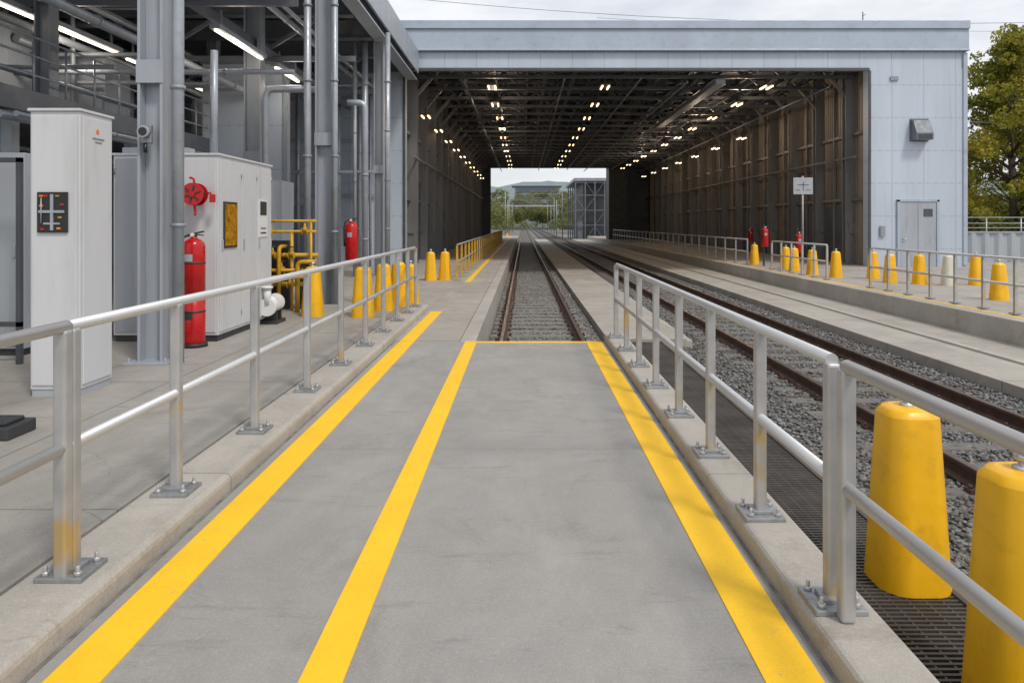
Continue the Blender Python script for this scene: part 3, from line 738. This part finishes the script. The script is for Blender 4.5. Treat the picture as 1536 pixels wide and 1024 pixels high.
b=MB(); b.box(1.344,1.354,1.38,1.72,1.3,1.85,0); b.box(1.354,1.358,1.42,1.68,1.62,1.82,1); b.box(1.354,1.358,1.44,1.66,1.35,1.37,1); b.box(1.354,1.358,1.44,1.66,1.42,1.435,1)
b.obj('notice_board',[m_white,m_dark],T)
b=MB(); b.box(.06,.9,.1,.3,2.39,2.47); b.cyl((.4,.6,2.39),(.4,.6,3.6),.04,10); b.cyl((.9,.9,2.39),(.9,.9,3.9),.05,10); b.obj('cable_duct',m_pipe,T)
T=thing('control_cabinet',(-8.4,8.3,.1),'grey equipment cabinet with double doors near stair','cabinet')
b=MB(); b.box(0,2.75,0,1.2,.08,2.3); b.obj('cabinet_body',m_cab2,T,bevel=.008); MB().box(.03,2.72,.03,1.1,0,.08).obj('plinth',m_dark,T)
for i in range(4): doorpart(T,.03+i*.68,.67+i*.68,0,.12,2.25,m_cab2)
T=thing('cable_rack',(-5.75,7.2,.1),'dark steel rack with cables beside white cabinet','cable rack')
b=MB()
for x in(-.5,.35):
    for y in(0,.6): b.box(x,x+.05,y,y+.05,0,2.2)
for z in(.4,2.15): b.box(-.5,.4,0,.05,z,z+.05); b.box(-.5,.4,.6,.65,z,z+.05)
b.obj('rack_frame',m_can,T)
b=MB(); b.cyl((-.3,.3,.05),(.25,.3,.05),.05,10); b.box(-.35,.3,.2,.4,.0,.02); b.obj('cable_drum',m_dark,T)
b=MB(); random.seed(5)
for i in range(7):
    x=-.4+i*.1; b.tube([(x,.1,.42),(x+.05,0,.3),(x+.1,.05,.12),(x+.25+random.random()*.2,-.1,.03)],.016,8)
b.obj('cable_bundle',m_black,T)
T=MB(); T.box(0,.5,0,.3,0,.09); T.box(.05,.45,.05,.25,.09,.12); T.obj('floor_box',m_dark,loc=(-4.05,5.05,.1),bevel=.01,label='low dark floor box on the concrete platform',category='box')
T=thing('control_cabinet',(-6.6,15.5,0),'pale grey equipment cabinet behind yellow pipework','cabinet')
b=MB(); b.box(0,1.5,0,.8,.08,2.5); b.obj('cabinet_body',m_cab2,T,bevel=.01)
for i in range(2): doorpart(T,.03+i*.73,.72+i*.73,0,.12,2.4,m_cab2)

# ---------------------------------------------------------------- fire extinguishers
def extinguisher(loc,h,r,label,stand=False,bracket=False):
    T=thing('fire_extinguisher',loc,label,'fire extinguisher','red fire extinguishers')
    f=lambda p: h-(1-p)*.72
    prof=[(0,r*.9),(.015,r),(f(.74),r),(f(.80),r*.93),(f(.85),r*.72),(f(.88),r*.4),(f(.9),r*.26),(f(.93),r*.26)]
    if h>1: prof=prof[:2]+[(h*.45,r),(h*.452,r*.96),(h*.465,r*.96),(h*.467,r)]+prof[2:]
    MB().lathe(prof,n=32).obj('cylinder_body',m_red,T)
    for zz,m in (((f(.5),f(.62)),m_cab2),((h*.24,h*.30),m_dark)) if h>1 else (((f(.5),f(.62)),m_cab2),):
        b=MB(); vs=[]
        for i in range(6):
            a=math.radians(-118+i*9)
            for z in zz: vs.append((r*1.012*math.cos(a),r*1.012*math.sin(a),z))
        b.add(vs,[(2*i,2*i+2,2*i+3,2*i+1) for i in range(5)],0,True); b.obj('instruction_label',m,T)
    b=MB(); b.lathe([(f(.92),r*.3),(f(.96),r*.3)],n=14); b.beam((-.0,0,f(.965)),(r*.95,-.01,f(1.0)),.03,.02); b.beam((0,0,f(.955)),(r*.9,-.01,f(.935)),.025,.014); b.cyl((0,0,f(.94)),(-r*.5,-.0,f(.94)),.014,8)
    b.obj('handle',m_dark,T)
    b=MB(); b.cyl((0,-r*.28,f(.945)),(0,-r*.42,f(.945)),.024,12); b.obj('pressure_gauge',m_white,T)
    b=MB(); b.tube([(-r*.5,0,f(.94)),(-r*.95,-.02,f(.9)),(-r*1.15,-.03,f(.75)),(-r*1.12,-.03,f(.45)),(-r*1.08,-.03,f(.25))],.014,8); b.obj('hose',m_black,T)
    if h>1:
        b=MB()
        for z in(h*.3,h*.72): b.lathe([(z,r*1.02),(z+.025,r*1.02)],n=32)
        b.obj('retaining_strap',m_dark,T)
    if stand: MB().lathe([(-.0,r*1.25),(.045,r*1.2),(.05,r*1.08),(.05,r*.9)],n=24).obj('stand',m_black,T)
    if bracket: MB().box(-.04,.04,r*.9,r*.9+.12,h*.3,h*.7).obj('bracket',m_dark,T)
    return T
extinguisher((-4.02,8.95,.1),1.40,.13,'tall slim red fire extinguisher cylinder in a black floor stand',stand=True)
E3=extinguisher((-3.28,14.0,.9),.8,.12,'red fire extinguisher mounted beside grey column',bracket=True)
copy_thing(E3,(12.4,40,.6),label='red fire extinguisher beside brown inner shed wall'); copy_thing(E3,(10.15,27.0,.5),label='red fire extinguisher on a post by the shed opening')
copy_thing(E3,(9.3,28.2,.7),label='red fire extinguisher on a post by the shed opening')
MB().box(-.03,.03,-.03,.03,0,1.5).obj('mounting_post',m_dark,loc=(10.15,27.16,-.05),label='dark steel post carrying a fire extinguisher',category='post')
MB().box(-.03,.03,-.03,.03,0,1.6).obj('mounting_post',m_dark,loc=(9.3,28.36,-.05),label='dark steel post carrying a fire extinguisher',category='post')
T=thing('hose_reel',(-4.08,9.1,1.96),'red fire hose reel mounted on white cabinet front','hose reel')
b=MB(); b.cyl((0,-.07,0),(0,-.06,0),.14,28); b.cyl((0,.06,0),(0,.07,0),.14,28); b.cyl((0,-.09,0),(0,.1,0),.035,14); b.cyl((0,-.06,0),(0,.06,0),.07,20); b.obj('reel_drum',m_red,T)
b=MB()
for k in range(5):
    rr=.1
    b.tube([(rr*math.cos(a*math.pi/10),-.045+k*.022,rr*math.sin(a*math.pi/10)) for a in range(21)],.011,8)
b.obj('wound_hose',m_black,T)
b=MB()
for k in range(3):
    a=k*math.pi/3+.3; b.beam((.11*math.cos(a),-.075,.11*math.sin(a)),(-.11*math.cos(a),-.075,-.11*math.sin(a)),.016,.01)
b.obj('reel_spokes',m_dark,T)
b=MB(); b.box(-.03,.03,.075,.19,-.12,.12); b.tube([(.0,.0,.13),(-.01,.0,.19),(-.06,.0,.21)],.016,8); b.tube([(.13,.0,.0),(.2,.0,.02),(.24,.0,-.04)],.014,8); b.box(.19,.25,-.02,.03,-.1,.0); b.tube([(0,0,-.13),(.01,0,-.22),(.02,-.02,-.26)],.018,8); b.obj('reel_bracket',m_red,T,bevel=.004)

# ---------------------------------------------------------------- yellow pipework & pump
T=thing('gas_pipework',(-4.6,12.6,.1),'yellow gas pipes with valves and handwheels','pipework')
b=MB()
for z in(1.36,1.54): b.cyl((-.3,0,z),(1.05,0,z),.026,10)
for x,zt in((-.1,1.54),(.25,1.54),(.62,1.36),(.95,1.54)): b.cyl((x,0,0),(x,0,zt),.024,10)
b.cyl((-.3,.1,.95),(1.05,.1,.95),.038,12); b.cyl((-.3,.1,.45),(.9,.1,.45),.038,12); b.tube(bend((.3,-.3,0),(.3,-.3,.6),(1.0,-.3,.6),.12),.03,10)
b.tube(bend((.45,-.15,0),(.45,-.15,1.1),(.45,.5,1.1),.12),.034,10); b.tube(bend((.78,-.2,0),(.78,-.2,.85),(1.1,-.2,.85),.1),.038,10); b.cyl((.1,-.2,0),(.1,-.2,.9),.04,12); b.cyl((-.3,-.1,.7),(1.05,-.1,.7),.03,10)
b.obj('pipe_run',m_yel,T)
b=MB()
for x,z in((-.1,.95),(.25,.45),(.62,.95),(.25,1.36),(.8,.6),(.1,.8),(.6,.45),(.85,1.36),(.45,.7),(.3,.95)):
    b.cyl((x-.05,-.02,z),(x-.04,-.02,z),.06,14); b.cyl((x+.04,-.02,z),(x+.05,-.02,z),.06,14); b.lathe([(0,.045),(.05,.04),(.1,.02),(.14,.016)],c=(x,-.02,z),n=12)
b.obj('valve_bodies',m_yel,T)
b=MB()
for x,z in((.25,.60),(.62,1.1),(-.1,1.1),(.8,.75),(.45,.85),(.3,1.1)):
    b.tube([(x+.07*math.cos(a*math.pi/8),.07*math.sin(a*math.pi/8)-.04,z) for a in range(17)],.009,6); b.beam((x-.07,-.04,z),(x+.07,-.04,z),.012,.012)
b.box(-.2,.5,.2,.4,0,1.2); b.box(.6,.9,.25,.45,0,.8)
b.obj('handwheels',m_dark,T)
T=thing('pump',(-3.78,11.1,.1),'white electric pump with finned motor on concrete','pump')
b=MB(); b.tube([(0,-.22,.3),(0,-.2,.3),(0,.12,.3),(0,.16,.3)],[.09,.12,.12,.09],18)
for k in range(8): b.tube([(0,-.18+k*.04,.3),(0,-.168+k*.04,.3)],.135,18)
b.obj('motor_housing',m_white,T)
b=MB(); b.box(-.12,.12,-.2,.2,0,.05); b.box(-.09,.09,-.12,-.08,.05,.2); b.box(-.09,.09,.06,.1,.05,.2); b.obj('pump_base',m_dark,T)
b=MB(); b.cyl((0,-.3,.26),(0,-.22,.26),.13,18); b.cyl((0,-.27,.3),(0,-.27,.55),.05,12); b.cyl((0,-.27,.54),(0,-.27,.57),.08,14); b.obj('pump_volute',m_white,T)

T=thing('sign',(9.75,25.6,-.05),'white information sign on a slim grey post','sign')
MB().cyl((0,0,0),(0,0,3.3),.035,10).obj('sign_post',m_galv,T)
MB().box(-.34,.34,-.05,-.035,2.66,3.24).obj('sign_panel',m_cab2,T,bevel=.004)
b=MB(); b.box(-.2,.2,-.054,-.051,2.98,3.0); b.box(-.012,.012,-.054,-.051,2.78,3.1); b.box(-.26,-.12,-.054,-.051,2.8,2.82); b.box(.1,.25,-.054,-.051,2.8,2.82); b.obj('sign_marking',m_dark,T)

# ---------------------------------------------------------------- fence
T=thing('corrugated_fence',(16.98,31,-.05),'low grey corrugated metal fence beside the shed','fence')
b=MB(); n=120; vs=[]
for i in range(n+1): 
    yy=.05 if i%4 in(0,1) else -.04; vs+=[(i*.14,yy,0),(i*.14,yy,1.25)]
b.add(vs,[(2*i,2*i+2,2*i+3,2*i+1) for i in range(n)]); b.obj('fence_sheet',m_cab2,T)
b=MB(); b.box(0,16.8,-.05,.06,1.25,1.31)
for i in range(12): b.cyl((i*1.5+.1,.8,0),(i*1.5+.1,.8,1.9),.03,8)
for z in(1.45,1.65,1.9): b.cyl((0,.8,z),(16.8,.8,z),.025,8)
b.obj('fence_rail',m_pipe,T)

def cable(p,q,sag,r=.016):
    pts=[(p[0]+(q[0]-p[0])*t,p[1]+(q[1]-p[1])*t,p[2]+(q[2]-p[2])*t-sag*4*t*(1-t)) for t in[i/16 for i in range(17)]]
    b=MB(); o=pts[0]; b.tube([(a-o[0],c-o[1],d-o[2]) for a,c,d in pts],r,6); b.obj('overhead_cable',m_steel,loc=o,label='thin dark overhead cable crossing the pale sky',category='cable',group='overhead cables')
cable((-8,45,15.5),(40,40,13.0),1.0); cable((6,60,18.4),(60,60,17.5),.6); cable((14,34,6.6),(45,44,8.0),.4); cable((14,35,6.0),(45,45,6.6),.5)
b=MB(); b.cyl((0,0,0),(0,0,.45),.02,8); b.cyl((-.0,0,.3),(.12,0,.35),.012,6); b.obj('roof_antenna',m_dark,loc=(13.1,28.3,9.3),label='small dark antenna on the shed roof edge',category='antenna')

# ---------------------------------------------------------------- trees
def leaves_mesh(name,clumps,per,size,mat):
    V=[]
    for (c,r) in clumps:
        n=max(4,int(per*r*r))
        d=np.random.normal(size=(n,3)); d/=np.linalg.norm(d,axis=1)[:,None]
        P=np.array(c)+d*(r*np.random.uniform(.3,1,(n,1))**.5)*np.array([1,1,.75])
        a=np.random.normal(size=(n,3)); a/=np.linalg.norm(a,axis=1)[:,None]
        bb=np.cross(a,np.random.normal(size=(n,3))); bb/=np.linalg.norm(bb,axis=1)[:,None]
        s=np.random.uniform(.6,1.3,(n,1))*size
        V.append(np.stack([P-a*s,P+bb*s*.55,P+a*s,P-bb*s*.55],1).reshape(-1,3))
    V=np.concatenate(V); n=len(V)//4
    me=bpy.data.meshes.new(name); me.vertices.add(len(V)); me.vertices.foreach_set('co',V.ravel())
    me.loops.add(n*4); me.loops.foreach_set('vertex_index',np.arange(n*4,dtype=np.int32)); me.polygons.add(n); me.polygons.foreach_set('loop_start',np.arange(0,n*4,4,dtype=np.int32))
    me.update(calc_edges=True); me.materials.append(mat); return me
def tree(loc,H,R,label,seed,mat=None,base=.16,nc=60):
    random.seed(seed); np.random.seed(seed)
    T=thing('broadleaf_tree',loc,label,'tree','trees beside the shed')
    b=MB(); pts=[(0,0,0)]; x=y=0
    for i in range(1,9): x+=random.uniform(-.12,.12); y+=random.uniform(-.12,.12); pts.append((x,y,H*.93*i/8))
    b.tube(pts,[H*.018*(1-i/9)+.02 for i in range(9)],8)
    cl=[]
    for i in range(nc):
        z=H*(base+(.95-base)*(i+random.random())/nc); t=(z/H-base)/(1-base)
        env=(min(1,(t+.05)/.25)**.6)*(1-t)**.75*1.3
        rr=R*min(1.05,env)*random.uniform(.5,1.2)
        a=random.uniform(0,6.283); ex,ey=rr*math.cos(a),rr*math.sin(a)
        k=min(7,int(z/H/.93*8)); px,py,pz=pts[k]; z0=max(.1*H,z-rr*.55)
        b.tube([(px*.8,py*.8,z0),(ex*.5,ey*.5,(z0+z)/2+.1),(ex,ey,z)],[.06,.04,.012],6)
        cl.append(((ex,ey,z),random.uniform(.5,.9)*R*.21)); cl.append(((ex*.5,ey*.5,z-.1),random.uniform(.45,.75)*R*.22))
        for q in range(3): cl.append(((ex+random.uniform(-.9,.9),ey+random.uniform(-.9,.9),z+random.uniform(-.6,.7)),R*random.uniform(.06,.12)))
    cl.append(((x,y,H*.95),R*.12)); cl.append(((x,y,H*1.0),R*.06))
    b.obj('trunk',m_bark,T)
    o=bpy.data.objects.new('crown',leaves_mesh('crown',cl,330,.105,mat or m_leaf)); COL.objects.link(o); o.parent=T
    return T
t1=tree((25.4,38,-.7),12.4,4.2,'tall green-yellow tree behind the corrugated fence',5,base=.10,nc=75)
t2=tree((31.5,46,-.7),14.5,4.6,'tall green-yellow tree behind the corrugated fence',9,base=.10,nc=75)
tree((22.4,42,-.7),9.8,3.4,'smaller yellowing tree beside the shed wall',21,base=.08,nc=65)
copy_thing(t1,(37,40,-.7),1.2); copy_thing(t2,(27.0,58,-.7),2.4); copy_thing(t1,(33,60,-.7),3.2); copy_thing(t1,(29.5,36,-.7),2.0,(.8,.8,.8))
tree((25.5,35,-.7),4.6,2.4,'low leafy green tree behind the fence',31,base=.03,nc=40)
np.random.seed(4); random.seed(4)
cl=[]
for i in range(520):
    x=random.uniform(-90,140); 
    if -2.5<x<9 and random.random()<.6: x+=random.choice((-14,16))
    y=random.uniform(150,230); h=random.uniform(2,6.5)+abs(x-3)*.02
    if -3<x<8: h=random.uniform(1,2.6); y=random.uniform(210,260)
    cl.append(((x,y,h*.75),h*.42)); cl.append(((x+random.uniform(-1,1),y,h*.35),h*.45))
for i in range(300):
    x=random.uniform(-30,60); y=random.uniform(262,300); h=(y-255)*.25+random.uniform(3,6)
    cl.append(((x,y,h-1.5),1.8)); cl.append(((x+1,y,h*.5),2.2))
me=leaves_mesh('far_wood',cl,36,.34,m_leafd); o=bpy.data.objects.new('far_wood',me); COL.objects.link(o); tag(o,'distant mass of green and yellow trees beyond the tracks','woodland',None,'stuff')
b=MB(); nx,ny=90,14; vs=[]
for j in range(ny+1):
    for i in range(nx+1):
        x=-700+i*1400/nx; y=285+j*30; t=j/ny
        vs.append((x,y,-1+(26+6*math.sin(x*.018+2.1)+3*math.sin(x*.061)+1.5*math.sin(x*.17+j))*math.sin(math.pi/2*min(1,t*1.6))))
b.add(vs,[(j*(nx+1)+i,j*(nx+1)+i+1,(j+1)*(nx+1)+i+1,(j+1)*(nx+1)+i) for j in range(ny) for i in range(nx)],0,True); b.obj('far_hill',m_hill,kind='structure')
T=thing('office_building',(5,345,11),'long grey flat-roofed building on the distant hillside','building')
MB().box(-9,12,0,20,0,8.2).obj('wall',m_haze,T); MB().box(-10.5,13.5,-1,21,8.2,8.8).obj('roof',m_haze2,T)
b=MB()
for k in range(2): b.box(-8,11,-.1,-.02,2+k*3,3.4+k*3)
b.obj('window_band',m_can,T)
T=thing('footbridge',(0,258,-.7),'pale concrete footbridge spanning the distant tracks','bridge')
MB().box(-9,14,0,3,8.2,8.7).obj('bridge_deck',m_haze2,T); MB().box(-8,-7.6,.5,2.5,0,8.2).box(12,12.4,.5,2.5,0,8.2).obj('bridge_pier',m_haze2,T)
T=thing('gantry_building',(6.9,98,-.7),'dark grey steel lattice building beside the far track','building')
MB().box(1.2,9,1.2,20,0,7.9).obj('wall',m_dark,T)
b=MB(); b.box(-.1,9,-.2,20,7.95,8.35); b.obj('roof_edge',m_steel,T)
b=MB()
for x in(0,1.3,2.6,3.9): b.box(x,x+.14,-.1,.05,0,7.9)
for z in(2.0,4.0,6.0,7.7): b.box(0,4.1,-.08,.03,z,z+.1)
for i in range(3):
    for z in(0,2,4,6):
        x=.07+i*1.3; s=(i+int(z/2))%2
        if (i*7+z)%3: b.beam((x,-.02,z if s else z+1.9),(x+1.3,-.02,z+1.9 if s else z),.06,.06)
for y in(5,10,15):
    b.box(-.05,.1,y,y+.14,0,7.9)
for z in(2.0,4.0,6.0): b.box(-.03,.07,0,20,z,z+.1)
b.obj('lattice_frame',m_beam,T)
MB().box(.4,1.1,.3,.9,0,2.6).obj('equipment_box',m_beam,T)
first=None
for y in(118,150,190):
    if first is None:
        T=thing('line_portal',(0,y,-.7),'thin steel portal carrying wires over the tracks','line portal','overhead line portals')
        b=MB(); b.cyl((-2.9,0,0),(-2.9,0,7.6),.07,8); b.cyl((6.3,0,0),(6.3,0,7.6),.07,8); b.obj('portal_mast',m_galv,T)
        b=MB(); b.beam((-2.9,0,7.5),(6.3,0,7.5),.05,.05); b.beam((-2.9,0,7.0),(6.3,0,7.0),.05,.05)
        for i in range(8): b.beam((-2.9+i*1.15,0,7.0),(-2.9+(i+1)*1.15,0,7.5),.03,.03)
        b.obj('portal_beam',m_galv,T); first=T
    else: copy_thing(first,(0,y,-.7))
b=MB(); b.cyl((0,0,0),(0,0,6.5),.07,8); b.beam((0,0,6.3),(1.2,0,6.5),.06,.06); b.box(1.0,1.5,-.1,.1,6.4,6.52)
P0=b.obj('street_lamp',m_galv,loc=(5.6,105,-.7),label='slim grey street lamp beside the distant tracks',category='street lamp',group='distant street lamps')
for x,y in((5.9,130),(-2.8,132),(6.4,170),(-3.4,175)):
    c=P0.copy(); COL.objects.link(c); c.location=(x,y,-.7)
for x,y in((-2.2,98),(-2.3,110)): copy_thing(Lk,(x,y,-.7),label='small tapered yellow bollard on the inner concrete floor')
